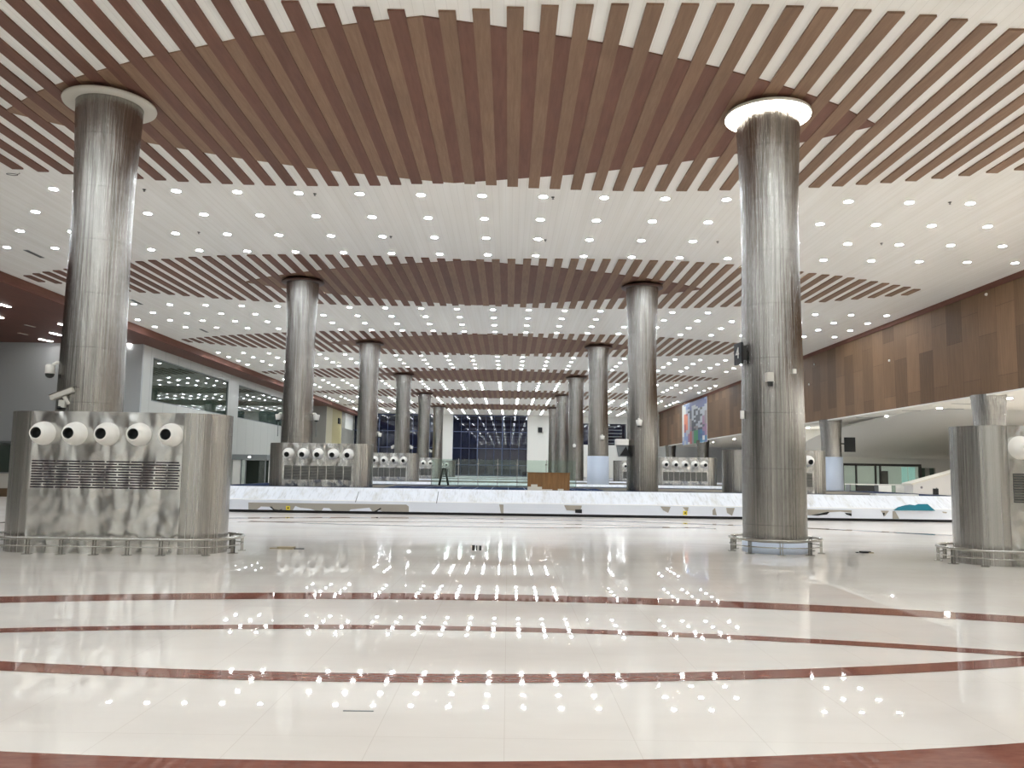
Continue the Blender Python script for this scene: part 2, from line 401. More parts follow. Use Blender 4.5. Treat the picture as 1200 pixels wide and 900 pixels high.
for x in (9.35, 11.2, 13.0, 15.9): f.box((x, END, 6.65), (.1, .08, 2.9))
tag(f.build('window_frame', 'grey_trim', o), kind='structure')
struct('wall_right_pier', MB().box((18.25, 104.2, H/2), (1.3, .4, H)), 'white_paint')
struct('wall_back', MB().box((0, BACK-.1, H/2), (76, .2, H+.2)), 'white_paint')

# inlaid red-brown arcs in the floor
def arc_band(name, cx, y_out, R, w, x0, x1, z=.002, x0b=None):
    mb = MB(); n = 72; sg = 1 if R > 0 else -1
    yc = y_out-R
    for i in range(n+1):
        x = x0+(x1-x0)*i/n
        for rr in (abs(R), abs(R)-w*sg):
            y = yc+sg*math.sqrt(rr*rr-(x-cx)**2); mb.v.append((x, y, z))
    for i in range(n): q = 2*i; mb.face([q, q+1, q+3, q+2])
    return struct(name, mb, 'marble')
t_n = 3
for k in (0, 1):
    D = P*k
    for (cx, yo, R, w, x0, x1, z) in ((-.6, 10.42, 18.6, .5, -13, 12, .002), (-.8, 8.29, 17.3, .22, -7.4, 5.75, .002), (-1.1, 6.36, -17.5, -.26, -7.2, 5.6, .0026), (-1.0, 4.49, -17.5, -.45, -13.5, 12, .002)):
        if k and yo < 5: continue
        if R < 0: # concave towards the hall: apex nearest the camera
            mb = MB(); n = 72; Ra = -R; yc = yo+D+Ra
            for i in range(n+1):
                x = x0+(x1-x0)*i/n
                for rr in (Ra, Ra-w): mb.v.append((x, yc-math.sqrt(rr*rr-(x-cx)**2), z))
            for i in range(n): q = 2*i; mb.face([q, q+1, q+3, q+2])
            t_n += 1; struct('trim_%d' % t_n, mb, 'marble')
        else:
            t_n += 1; arc_band('trim_%d' % t_n, cx, yo+D, R, w, x0, x1, z)

# ------------------------------------------------------------------ slatted lens-shaped ceiling canopies
def interp(T, u):
    for (a, A), (b, B) in zip(T, T[1:]):
        if a <= u <= b: return A+(B-A)*(u-a)/(b-a)
    return 0
NEAR = [(0,4.2), (1,4.3), (2,4.44), (3.5,4.54), (5,4.58), (6.5,4.53), (8,4.4), (9,4.22), (10,3.97), (11.5,3.5), (12.9,2.96), (14,2.6), (15.07,2.12), (16.15,1.6), (17.3,1.0), (18.4,.3), (18.7,.15)]
FAR = [(0,4.04), (1,4.15), (2,4.32), (3.5,4.43), (5,4.45), (6.5,4.36), (8,4.15), (9.6,3.93), (10.7,3.65), (11.9,3.3), (12.9,2.9), (13.9,2.5), (15,2.2), (16.2,1.5), (17.4,.75), (18.4,.3), (18.7,.15)]
INN = [(0,4.06), (1,3.83), (2.26,3.5), (3.4,3.2), (4.2,2.88), (5.35,2.45), (6.45,1.92), (7.0,1.64), (8.14,.98), (9.4,0)]
PW = .2833
def canopy():
    root = empty('slatted_ceiling_canopy', (XC, LC, H))
    for sgn in (-1, 1):
        for i in range(32):
            u = .42+.5655*i
            n_, f_ = interp(NEAR, u), interp(FAR, u)
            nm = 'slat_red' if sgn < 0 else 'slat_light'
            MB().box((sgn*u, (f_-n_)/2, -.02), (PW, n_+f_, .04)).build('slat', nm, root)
    mb = MB()
    edges = [-.28, 0, .28]
    cells = [(-.28, 0, 1), (0, .28, 0)]
    for i in range(17):
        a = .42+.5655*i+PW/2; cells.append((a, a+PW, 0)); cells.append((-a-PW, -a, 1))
    for a, b, mi in cells:
        wa, wb_ = interp(INN, abs(a)), interp(INN, abs(b))
        if max(wa, wb_) <= .01: continue
        mb.extr([(-wa-.0, -.075), (-wa-.0, 0), (wa, 0), (wa, -.075)], 0, 0) if False else None
        base = len(mb.v)
        for z in (-.028, 0): mb.v += [(a, -wa, z), (b, -wb_, z), (b, wb_, z), (a, wa, z)]
        for q in ((0,1,2,3), (7,6,5,4), (0,4,5,1), (1,5,6,2), (2,6,7,3), (3,7,4,0)): mb.face([base+x for x in q], mi)
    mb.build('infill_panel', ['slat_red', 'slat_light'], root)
    return root
CN = ['nearest', 'second', 'third', 'fourth', 'fifth', 'sixth']
c0 = canopy(); index_kids()
for k in range(6):
    o = c0 if k == 0 else copy_tree(c0)
    o.location = (XC, LC+P*k, H)
    tag(o, 'lens-shaped brown wooden slat canopy on the white ceiling, %s from the viewer' % (CN[k] if k else 'largest and nearest'), 'ceiling canopy', 'slatted lens canopies along the hall ceiling')

# ------------------------------------------------------------------ recessed downlights
def downlight(lm='lamp'):
    r = empty('recessed_downlight')
    MB().lathe([(.105, 0), (.105, -.012), (.135, -.014), (.145, 0)], seg=20).build('trim_ring', 'white_paint', r)
    MB().disc(.11, (0, 0, -.0145), seg=16).build('diffuser', lm, r)
    return r
def dl_geo(mb, x, y, z):
    mb.lathe([(.105, 0), (.105, -.012), (.135, -.014), (.145, 0)], (x, y, z), seg=10, mi=0)
    mb.disc(.11, (x, y, z-.0145), seg=12, mi=1)
proto = downlight(); index_kids()
occl = []
for k in range(6):
    for X in (XL, XR): occl.append((X, Z1+P*k))
def hidden(p):
    for X, Y in occl:
        if Y < p[1]:
            s = Y/p[1]; x = p[0]*s
            if abs(x-X) < .6: return True
    return False
rest = []; first = True; used_n = 0
GAP = ['between the nearest and second slatted canopies', 'between second and third canopies', 'between third and fourth canopies', 'between fourth and fifth canopies']
RN = ['nearest', 'second', 'third', 'farthest']
for b in range(-2, 6):
    for j in range(4):
        y = 22.453+P*b+2.1159*j; cnt = 0
        if y < BACK+1 or y > END-1 or (b == -1 and j == 3): continue
        for i in range(-11, 12):
            x = -.8392+1.6888*i
            if abs(x-XC) > 19.3+0: continue
            q = px_of((x, y, H))
            inview = 2 < q[0] < 1198 and 0 < q[1] < 898
            if not inview or hidden((x, y)) or used_n >= 300 or b > 3: rest.append((x, y)); continue
            cnt += 1; used_n += 1
            o = proto if first else copy_tree(proto); first = False
            o.location = (x, y, H)
            tag(o, 'round white downlight %s, %s row, %s from left' % (GAP[b], RN[j], ORD[cnt]), 'downlight', 'recessed downlights %s' % GAP[b])
mb = MB()
for x, y in rest: dl_geo(mb, x, y, H)
tag(mb.build('recessed_downlights', ['white_paint', 'lamp']), 'small round white downlights in the farthest strips of the hall ceiling', 'downlight', kind='stuff')

# aisle downlights (right) and ceiling slots
al = [(1183,466.5), (1101,478), (1092,487.5), (1040,487), (1026.5,496), (988,501.5), (947,501), (953,505.5)]
aproto = downlight('aisle_lamp'); index_kids()
for i, (a, b) in enumerate(al):
    p = at(a, b, Z=SZ); o = aproto if i == 0 else copy_tree(aproto); o.location = (p.x, p.y, SZ)
    tag(o, 'round downlight in the low white aisle ceiling under the wood beam, %s from the right' % ORD[i+1], 'downlight', 'downlights in the right aisle ceiling')
mb = MB()  # extra downlights out of view, added to brighten the dark aisle vault
for ky in range(12):
    for kx in range(5): dl_geo(mb, 20.8+kx*3, 2+ky*2.6, SZ)
for y in (62, 70, 78, 86): dl_geo(mb, 21, y, SZ)
for y, x0_ in ((33, 24.5), (36, 26), (39, 27)):
    for kx in range(3): dl_geo(mb, x0_+kx*3, y, SZ)
for y, x0_ in ((42, 28.5), (45, 30.5)):
    zz = SZ-1.95*(1-math.cos(math.asin((y-40)/20)))-.02
    for kx in range(2): dl_geo(mb, x0_+kx*2.8, y, zz)
tag(mb.build('recessed_downlights', ['white_paint', 'aisle_lamp']), 'small round downlights out of view in the low right aisle ceiling, added to brighten it', 'downlight', kind='stuff')
proto_slot = None
for i, (a, b) in enumerate([(1127,473), (1118,479), (1068,481), (1059,488), (1078,486), (1013,489.5), (1003,496), (1043,496), (1165,477)]):
    p = at(a, b, Z=SZ)
    o = MB().box((0, 0, -.008), (.9, .09, .016)).build('ceiling_slot_diffuser', 'grey_trim', loc=(p.x, p.y, SZ))
    tag(o, 'thin grey slot vent in the low white aisle ceiling, %s by distance from right column' % ORD[i+1], 'vent', 'slot vents in the right aisle ceiling')
for (a, b), lb in zip([(169,222), (369,227), (648,231), (1113,237), (233,272), (458,277), (639,281), (841,283), (1033,285)],
        ['just right of the big left column', 'left of centre, front row of lamps', 'right of centre, front row of lamps', 'far right, front row of lamps', 'left side, third lamp row', 'left of centre, third lamp row', 'in the centre, third lamp row', 'just left of the ring-lit column, third lamp row', 'right of the ring-lit column, third lamp row']):
    p = at(a, b, Z=H); r = empty('ceiling_sprinkler', (p.x, p.y, H))
    MB().lathe([(0, -.012), (.045, -.01), (.05, 0)], seg=14).build('escutcheon', 'dark_metal', r)
    MB().lathe([(.012, 0), (.012, -.05), (.035, -.055), (0, -.06)], seg=10).build('nozzle', 'dark_metal', r)
    tag(r, 'tiny dark sprinkler on the white ceiling, '+lb, 'sprinkler', 'sprinklers between the two nearest canopies')
p = at(14, 207, Z=H-.12)
tag(MB().tube([(p.x+.13*math.cos(2*PI*i/24), p.y+.13*math.sin(2*PI*i/24), H-.06+.02*math.sin(2*PI*i/24)) for i in range(24)], .008, 6, True).tube([(p.x+.13, p.y, H-.06), (p.x+.2, p.y, H-.03), (p.x+.18, p.y, H+.004)], .008, 6).build('wire_loop', 'dark_metal'), 'small loop of wire hanging from the white ceiling at upper left', 'wire')
for (a, b), lb in (((40, 297.5), 'thin dark slot vent in the white ceiling left of the big left column'), ((160, 354), 'thin dark slot vent in the white ceiling just right of the big left column'), ((239, 387.5), 'thin dark slot vent in the white ceiling near the left gallery windows')):
    p = at(a, b, Z=H); r = empty('ceiling_vent', (p.x, p.y, H)); r.rotation_euler = (0, 0, PI/2)
    MB().box((0, 0, -.006), (1.1, .16, .012)).build('frame', 'grey_trim', r)
    MB().box((0, .03, -.014), (1.0, .025, .006)).box((0, -.03, -.014), (1.0, .025, .006)).build('slot', 'black', r)
    tag(r, lb, 'vent', 'slot vents in the hall ceiling')
# linear lights in the brown soffit (left)
ll = [((0,356), (11.5,359.5), 1), ((-8,369), (3.5,372.5), 1), ((29,380), (41,383), 0), ((21,389.5), (32,392), 0), ((69,379), (76,381), 1), ((59,389.5), (73,393), 1), ((46,397), (61,400), 1), ((150,402.6),(156,404), 1)]
LLN = ['long lit strip light at the left edge, nearest in the brown soffit', 'short lit strip light at the left edge, behind the long one in the brown soffit', 'unlit strip light in the brown soffit, right of the unlit pair', 'unlit strip light in the brown soffit, left of the unlit pair', 'lit strip light in the brown soffit touching the big left column edge', 'lit strip light in the brown soffit, middle of three by left column', 'lit strip light in brown soffit nearest the grey wall, left of column', 'lit strip light in brown soffit just right of the left column']
for (A, B, on), lb in zip(ll, LLN):
    pa, pb = at(*A, Z=SOF), at(*B, Z=SOF); c = (pa+pb)/2
    r = empty('strip_light', (c.x, c.y, SOF+.003)); yaw = math.atan2((pb-pa).y, (pb-pa).x); r.rotation_euler = (0, 0, yaw)
    L = (pb-pa).length
    MB().box((0, 0, -.01), (L, .2, .02)).build('housing', 'red_trim' if not on else 'white_paint', r)
    MB().box((0, 0, -.026), (L-.05, .14, .012)).build('diffuser', 'linear' if on else 'plaster_rim', r)
    tag(r, lb, 'light', 'strip lights in the left soffit')

# ------------------------------------------------------------------ steel columns
def col_profile(h, base=.615):
    p = [(base, 0), (base, h*.2), (base-.02, h*.42), (base-.045, h*.62), (base-.05, h*.72), (base-.035, h*.82), (base-.005, h*.9), (base+.02, h*.96), (base+.03, h)]
    return p
def column(h=H-.1, rim='brown_rim', rr=.82, name='steel_column'):
    root = empty(name)
    pr = col_profile(h)
    mb = MB().lathe(pr, seg=64)
    mb.disc(pr[-1][0], (0, 0, h), seg=64)
    mb.build('shaft', 'column', root)
    if rim:
        MB().lathe([(.645, -.0), (rr, -.0), (rr+.01, .03), (rr, .06), (.645, .06), (.645, 0)], (0, 0, h-.08), seg=56).build('collar', rim, root)
    return root
cproto = column(); index_kids()
PL = ['nearest', 'second', 'third', 'fourth', 'fifth', 'farthest']
for k in range(6):
    for side, X in (('left', XL), ('right', XR)):
        if k == 0:
            if side == 'left':
                o = column(rim='plaster_rim', rr=.89)
                tag(o, 'big ribbed steel column with pale plaster collar behind the nearest left air unit', 'column', 'round steel columns of the hall')
            else:
                o = column(rim=None)
                h = H-.1
                MB().lathe([(.66, 0), (.86, 0), (.87, .03), (.86, .07), (.66, .07), (.66, 0)], (0, 0, h-.09), seg=56).build('collar', 'white_plastic', o)
                rg = MB().lathe([(.67, 0), (.745, 0)], (0, 0, h-.094), seg=56).lathe([(.755, 0), (.855, 0)], (0, 0, h-.094), seg=56).build('ring_light', 'ring_lamp', o)
                rg['label'] = 'glowing warm white ring light'
                MB().lathe([(.618, .0), (.63, .0), (.63, .21), (.618, .21)], seg=48).build('base_film', 'film_blue', o)
                tag(o, 'big steel column with a glowing light ring at its top and bumper rail at base', 'column', 'round steel columns of the hall')
        else:
            o = cproto if (k == 1 and side == 'left') else copy_tree(cproto)
            tag(o, 'round steel column of the %s row down the hall, %s from the viewer' % (side, PL[k]), 'column', 'round steel columns of the hall')
        o.location = (X, Z1+P*k, 0)
        if k == 2 and side == 'right':
            MB().lathe([(.62, 0), (.64, 0), (.64, 2.45), (.62, 2.45)], seg=40).build('protective_wrap', 'film_blue', o)['label'] = 'pale blue protective film wrap'
short = column(SZ, None); index_kids()
for k in range(1, 6):
    o = short if k == 1 else copy_tree(short)
    o.location = (XF+.05, Z1+P*k, 0)
    tag(o, ['', 'short steel column behind the far right air unit, under the wood beam', 'short steel column with pale blue wrap beside the black monitor, under wood beam', 'short steel column under the wood beam, third from the right', 'short steel column under the far end of the wood beam, below the banner', 'short steel column farthest back under the wood beam'][k], 'column', 'short steel columns under the right beam')
    if k == 2: MB().lathe([(.62, 0), (.64, 0), (.64, 2.6), (.62, 2.6)], seg=40).build('protective_wrap', 'film_blue', o)['label'] = 'pale blue protective film wrap'

# ------------------------------------------------------------------ air handling units
def stadium(hl, r, n=14):
    pts = []
    for i in range(n+1):
        a = -PI/2+PI*i/n; pts.append((hl+r*math.cos(a), r*math.sin(a)))
    for i in range(n+1):
        a = PI/2+PI*i/n; pts.append((-hl+r*math.cos(a), r*math.sin(a)))
    return pts
UH, UR, UHL = 2.415, .6, 1.33
def air_unit(tilt=0, style=0):
    root = empty('air_handling_unit')
    MB().prism(stadium(UHL, UR-.01, 18), 0, UH, smooth=False).build('casing', 'unit_end', root)
    c = KIDS
    # front and back cover panels
    for sg in (-1, 1):
        MB().box((0, sg*(UR-.005), UH/2), (2*1.3, .018, UH-.0)).build('cover_panel', 'unit', root)
    # lattice grille: dark slots in running bond
    mb = MB(); rows = 11; pitch = .0445; zc = 1.335
    x0, x1 = -1.27, 1.27; L = .425
    for r in range(rows):
        z = zc+(rows-1)/2*pitch-r*pitch; x = x0 - (L/2+.0 if r % 2 else 0)
        while x < x1:
            a, b = max(x, x0), min(x+L-.03, x1)
            if b-a > .02: mb.box(((a+b)/2, -UR-.006, z), (b-a, .012, .023))
            x += L
    if style == 0: g = mb.build('grille', 'slot', root); g['label'] = 'lattice grille of thin dark slots'
    else:
        mb = MB(); nb = 8; pw = 2.5/nb
        for q in range(nb): mb.box((-1.25+pw*(q+.5), -UR-.006, zc), (pw-.035, .012, .5))
        g = mb.build('grille', 'louvre', root)
        f = MB()
        for q in range(11): f.box((0, -UR-.014, zc-.22+q*.044), (2.46, .006, .014))
        f.build('louvre_blade', 'rail', g)
    for i in range(5):
        x = (-2+i)*.548
        ax = Vector((0, -math.cos(tilt), -math.sin(tilt)))
        o = Vector((x, -UR, 2.03))
        nz = MB().lathe([(.2, -.02), (.204, .03), (.196, .045), (.194, .09), (.18, .14), (.154, .19), (.124, .225), (.112, .24), (.109, .28), (.095, .28), (.092, .23)], o, ax, seg=36).build('jet_nozzle', 'white_plastic', root)
        MB().lathe([(.093, .27), (.09, .12), (.0, .11)], o, ax, seg=28).build('nozzle_throat', 'throat', nz)
    return root
u0 = air_unit(0); u1 = air_unit(.17, 1); u2 = air_unit(0, 1); index_kids()
ULX, URX = -6.98, 9.93
UN = {('left', 0): 'big steel air unit with five white round nozzles, front left in hall', ('left', 1): 'steel air unit with five white nozzles just behind the luggage belt, left side', ('left', 2): 'steel air unit with white nozzles, third in the left row', ('left', 3): 'small distant steel air unit with white nozzles, fourth in the left row', ('left', 4): 'tiny distant steel air unit, farthest in the left row',
      ('right', 0): 'steel air unit cut off by the right edge, one white nozzle showing', ('right', 1): 'steel air unit mostly hidden behind the ring-lit column, right side', ('right', 2): 'steel air unit with five white nozzles seen between the two right columns', ('right', 3): 'distant steel air unit behind the others in the right row', ('right', 4): 'farthest steel air unit in the right row'}
for k in range(5):
    for side, X in (('left', ULX), ('right', URX)):
        if k == 4 and side == 'right': continue
        if k == 0: o = u0 if side == 'left' else u2
        else: o = u1 if (k == 1 and side == 'left') else copy_tree(u1)
        o.location = (X+(.07 if k == 0 and side == 'left' else 0), 14.47+UR+P*k, 0)
        tag(o, UN[(side, k)], 'air unit', 'air handling units along the hall')

# bumper rails
def rail_path(name, pts, posts, loc, label, group='stainless bumper rails'):
    root = empty(name, loc)
    MB().tube([(x, y, .27) for x, y in pts], .026, 10, True).build('top_rail', 'rail', root)
    MB().tube([(x, y, .14) for x, y in pts], .011, 8, True).build('lower_rail', 'rail', root)
    for x, y, ang in posts:
        c, s = math.cos(ang), math.sin(ang)
        R3 = Matrix.Rotation(ang, 3, 'Z')
        mb = MB()
        for dx in (-.022, .022): mb.box(tuple(Vector((x, y, 0))+R3 @ Vector((0, dx, .13))), (.05, .012, .26), rz=ang)
        mb.box((x, y, .008), (.13, .12, .016), rz=ang)
        mb.box(tuple(Vector((x, y, 0))+R3 @ Vector((0, 0, .14))), (.04, .05, .03), rz=ang)
        mb.build('post', 'rail', root)
    tag(root, label, 'bumper rail', group); return root
def circle_posts(R, n, a0=0): return [(R*math.cos(a0+2*PI*i/n), R*math.sin(a0+2*PI*i/n), a0+2*PI*i/n) for i in range(n)]
n = 64
rail_path('bumper_rail', [(.87*math.cos(2*PI*i/n), .87*math.sin(2*PI*i/n)) for i in range(n)], circle_posts(.85, 9, -.35), (XR, Z1, 0), 'round steel bumper rail circling the base of the ring-lit column')
off = .26
pts = stadium(UHL, UR+off, 20)
posts = []
for sg in (-1, 1):
    for i in range(5): posts.append(((-2+i)*.556, sg*(UR+off-.02), sg*PI/2))
for sg in (-1, 1):
    for a in (-.95, -.3, .35, 1.0):
        aa = a if sg > 0 else PI-a
        posts.append((sg*UHL+(UR+off-.02)*math.cos(aa), (UR+off-.02)*math.sin(aa), aa))
rail_path('bumper_rail', pts, posts, (ULX+.07, 14.47+UR, 0), 'long steel bumper rail around the base of the front left air unit')
rail_path('bumper_rail', pts, posts, (URX, 14.47+UR, 0), 'steel bumper rail around the cut-off air unit at the right edge')

# ------------------------------------------------------------------ baggage carousels
CX0, CX1 = -11.2, 17.0
def carousel(detail):
    root = empty('baggage_carousel')
    W = 10.2; R = 2.4
    def ring(ins, z):   # rounded rectangle inset by ins
        pts = []; r = max(R-ins, .05)
        for (cx, cy, a0) in ((CX1-R+.0, W-R, 0), (CX0+R, W-R, PI/2), (CX0+R, R, PI), (CX1-R, R, 1.5*PI)):
            for i in range(9):
                a = a0+PI/2*i/8; pts.append((cx+r*math.cos(a), cy+r*math.sin(a), z))
        return pts
    def band(name, A, B, m):
        mb = MB(); n = len(A); mb.v = A+B
        for i in range(n): mb.face([i, (i+1) % n, n+(i+1) % n, n+i], 0, name == 'sloped_cover')
        return mb.build(name, m, root)
    band('plinth', ring(.06, 0), ring(.06, .09), 'plinth')
    sk = band('skirt', ring(0, .09), ring(0, .42), 'film_white')
    band('skirt_edge', ring(0, .42), ring(.04, .44), 'white_paint')
    sl = band('sloped_cover', ring(.04, .44), ring(.82, .845), 'slope')
    band('rim', ring(.82, .845), ring(.86, .85), 'white_paint')
    band('belt_deck', ring(.86, .84), ring(2.38, .84), 'navy')
    band('inner_skirt', ring(2.38, .84), ring(2.38, 0), 'bare_steel')
    if detail:
        MB().box((-.5, 4.4, .415), (8.2, 4.06, .83)).build('island_platform', 'navy', root)
    return root
CY = 28.35
car0 = carousel(True); car0.location = (0, CY, 0)
tag(car0, 'nearest long low luggage carousel with film-wrapped sloped sides, crossing the hall', 'luggage carousel', 'luggage carousels down the hall')
c1 = carousel(False); index_kids()
for k in range(1, 5):
    o = c1 if k == 1 else copy_tree(c1); o.location = (0, CY+P*k, 0)
    tag(o, 'distant low luggage carousel, %s from the viewer, pale top just visible' % CN[k], 'luggage carousel', 'luggage carousels down the hall')
# torn film and bare patches on the nearest skirt (children of the carousel)
def patch(name, pxs, m, dy=-.006, label=None):
    mb = MB(); pts = [at(a, b, Y=CY+dy) for a, b in pxs]; n = len(pts)
    mb.v = [(p.x, dy, max(p.z, .092)) for p in pts]+[(p.x, dy+.004, max(p.z, .092)) for p in pts]
    mb.face(list(range(n))); mb.face([n+i for i in range(n)][::-1])
    for i in range(n): mb.face([i, (i+1) % n, n+(i+1) % n, n+i])
    o = mb.build(name, m, car0)
    if label: o['label'] = label
    return o
patch('bare_skirt_panel', [(291,588.8), (476,591.3), (479,593.5), (479,602), (291,600)], 'bare_steel', -.005, 'bare brownish steel skirt with film torn off')
for q in ([(301,599.5), (306,593.5), (316,594), (320,599.5)], [(343,599.8), (346,593), (352,595), (364,596.3), (369,600)], [(377,600), (379,595.2), (386,595.6), (389,600)], [(409,600.5), (411,597), (433,595), (436,600.8)], [(440,600.8), (444,598), (448,600.8)]):
    patch('film_scrap', q, 'film_white', -.011, 'torn scrap of white film')
for q in ([(316,594), (320,597.5), (322,600), (330,599), (331,596.5), (327,598), (321,596.5), (318,593.5)], [(438,601), (441,598), (446,595), (447,596), (442,599.5), (440,601)], [(674,597), (682,597), (682,601.5), (674,601)]):
    patch('dark_tear', q, 'black', -.016)
for q in ([(661,592), (682,592.5), (680,599), (664,598)], [(774,593.5), (786,594), (783,601), (777,598)], [(800,594.3), (807,594.5), (806,599), (803,598)], [(835,598), (838,595), (840,604), (835,603.5)], [(851,595), (861,595.3), (858,604.5), (852,601)], [(945,597), (998,598), (998,601), (985,599.5), (962,601), (950,604), (945,603.5)], [(1032,598.4), (1042,598.6), (1037,605), (1034,601)], [(1104,599.5), (1110,600), (1109,601.6), (1105,601)], [(1046,599), (1049,599), (1054,608), (1046,608)], [(585,591), (590,591.3), (590,602), (587,602)]):
    patch('bare_spot', q, 'bare_steel', -.008)
for q in ([(950,603.8), (970,599.8), (972,600.5), (969,603), (958,604.2)], [(990,601), (998,601.5), (998,605), (992,603)], [(1034,601), (1037,601), (1036,605.5)]): patch('dark_tear', q, 'black', -.014)
for a, b in ((337.5, 595.3), (803, 601.2)):
    o = patch('warning_label', [(a-2.4, b-2.4), (a+2.4, b-2.4), (a+2.4, b+2.4), (a-2.4, b+2.4)], 'yellow', -.018, 'small yellow square warning label')
    patch('label_mark', [(a-.8, b-.9), (a+.9, b-.9), (a+.9, b+.9), (a-.8, b+.9)], 'black', -.022)
# teal exposed area at the foot of the slope
def on_slope(px, py):   # intersection with the sloped plane
    d = ray(px, py); y0, z0, y1, z1 = CY+.04, .44, CY+.82, .845; s = (z1-z0)/(y1-y0)
    k = (z0-HC+s*(0-y0))/(d.z-s*d.y); p = EYE+d*k; return (p.x, p.y-CY-.004, p.z+.006)
ts = [on_slope(a, b) for a, b in ((1047,598), (1052,594.5), (1060,592.3), (1066,591.4), (1072,592.4), (1076,590.8), (1087,590.8), (1091,594.5), (1096,598.6))]
mb = MB(); n = len(ts); mb.v = ts+[(x, y+.004, z-.004) for x, y, z in ts]; mb.face(list(range(n))); mb.face([n+i for i in range(n)][::-1])
for i in range(n): mb.face([i, (i+1) % n, n+(i+1) % n, n+i])
mb.build('uncovered_panel', 'teal', car0)['label'] = 'teal surface where film is missing'
for (a, b), (c, d) in (((457, 571.5), (418+1.0, 589)), ((511.5, 589.5), (513.5, 575)), ((420, 588), (420.5, 577))):
    pass
for (A, B) in (((511.5, 590), (513.8, 576.5)), ((416.5, 588.6), (420.5, 576.5))):
    pa, pb = Vector(on_slope(*A)), Vector(on_slope(*B))
    MB().tube([pa, pb], .012, 6).build('cover_joint', 'grey_trim', car0)

# objects on the carousel and island
r = empty('brown_board_box', (at(642.5, 575, Y=29.45).x, 29.45, .85))
w = .049*29.45*1.02
MB().box((0, 0, .31), (1.46, .42, .60)).build('body', 'carton', r)
MB().box((-.48, -.215, .06), (.5, .012, .12)).box((-.5, -.216, .15), (.22, .012, .1)).box((-.12, -.215, .02), (.5, .01, .04)).box((.42, -.215, .03), (.2, .012, .06)).build('torn_film', 'plaster_rim', r)
MB().box((0, 0, .61), (1.5, .46, .02)).build('lid', 'carton', r)
tag(r, 'long orange-brown box with torn film, standing on the nearest luggage carousel', 'box')

r = empty('glass_balustrade', (0, 35.2, .83))
x0 = at(505, 570, Y=35.2).x; x1 = at(676, 570, Y=35.2).x
xs = [at(a, 560, Y=35.2).x for a in (505.5, 537, 560, 583, 606, 640, 675)]
for a, b in zip(xs, xs[1:]):
    MB().box(((a+b)/2, 0, .58), (b-a-.03, .012, 1.1)).build('glass_panel', 'green_glass', r)
for x in xs:
    MB().box((x, 0, .58), (.025, .03, 1.16)).box((x, -.005, .2), (.09, .03, .04)).box((x, -.005, .95), (.09, .03, .04)).box((x, 0, .01), (.12, .1, .02)).build('post', 'rail', r)
tag(r, 'green-tinted glass balustrade with thin steel posts behind the nearest carousel', 'balustrade')

p = at(520, 570, Y=34.4)
r = empty('folding_trestle', (p.x, 34.4, .875))
for sx in (-1, 1):
    mb = MB(); mb.tube([(sx*.19, -.05, 0), (sx*.05, -.02, .68)], .045, 8); mb.tube([(sx*.19, .12, 0), (sx*.05, .05, .68)], .03, 8); mb.build('leg', 'dark_green', r)
MB().box((0, .01, .68), (.2, .14, .05)).build('top_bar', 'dark_green', r)
tag(r, 'small dark green folding trestle behind the glass balustrade', 'trestle')

# ------------------------------------------------------------------ things on the columns
def sec_camera(X, Y, z, side, label, name='security_camera', pole=True, front=False):
    d = side
    r = empty(name, (X, Y, z))
    MB().lathe([(.0, .13), (.12, .12), (.13, .1), (.1, -.08), (.085, -.1), (.0, -.1)], seg=20).build('housing', 'white_plastic', r)
    MB().lathe([(.075, -.1), (.06, -.15), (.0, -.165)], seg=16).build('dome', 'throat', r)
    MB().tube([(0, 0, .1), (-d*.05, 0, .17), (-d*.16, 0, .16)] if not front else [(0, 0, .1), (0, .06, .17), (0, .14, .16)], .035, 8).build('arm', 'white_plastic', r)
    if pole: MB().tube([(0, 0, -.1), (0, 0, -.75)], .014, 6).build('conduit', 'grey_trim', r)
    tag(r, label, 'security camera', 'white cameras mounted on the columns')
cr_ = .60
sec_camera(XL-.75, Z1+P, 3.48, -1, 'white camera on the left side of second left column')
sec_camera(XL+.75, Z1+P, 3.48, 1, 'white camera on the right side of second left column')
sec_camera(XL+.75, Z1+2*P, 3.5, 1, 'white camera on the right side of third left column')
sec_camera(XL-.75, Z1+3*P, 3.2, -1, 'white camera on the left side of fourth left column')
sec_camera(XL+.75, Z1+3*P, 3.2, 1, 'white camera on the right side of fourth left column')
sec_camera(XL+.75, Z1+4*P, 3.3, 1, 'white camera on the right side of fifth left column')
sec_camera(at(749, 497, Y=Z1+P-.75).x, Z1+P-.74, 3.42, 1, 'white camera on the front of second right column', pole=False, front=True)
sec_camera(at(706, 514, Y=Z1+2*P-.75).x, Z1+2*P-.74, 3.5, 1, 'white camera on the front of third right column', pole=False, front=True)
sec_camera(at(673, 523, Y=Z1+3*P-.75).x, Z1+3*P-.74, 3.5, 1, 'white camera on the front of fourth right column', pole=False, front=True)
p = at(902, 443, Y=Z1-.72)
r = empty('security_camera', (p.x, Z1-.70, p.z))
MB().box((0, 0, .02), (.13, .16, .18)).build('housing', 'plaster_rim', r, bevel=.01)
MB().box((.01, -.02, -.12), (.07, .09, .08)).box((.01, 0, -.075), (.1, .1, .02)).build('lens', 'throat', r)
tag(r, 'pale boxy camera on the front of the ring-lit column', 'security camera', 'white cameras mounted on the columns')
p = at(57, 434, Y=Z1-.35)
r = empty('dome_camera', (p.x, Z1-.3, p.z))
MB().lathe([(.0, .13), (.07, .125), (.09, .09), (.09, -.06), (.0, -.06)], seg=24).build('housing', 'white_plastic', r)
MB().lathe([(.085, -.06), (.075, -.11), (.04, -.14), (0, -.15)], seg=20).build('dome', 'throat', r)
MB().tube([(.05, 0, .12), (.12, .02, .17), (.28, .12, .16)], .03, 8).build('arm', 'white_plastic', r)
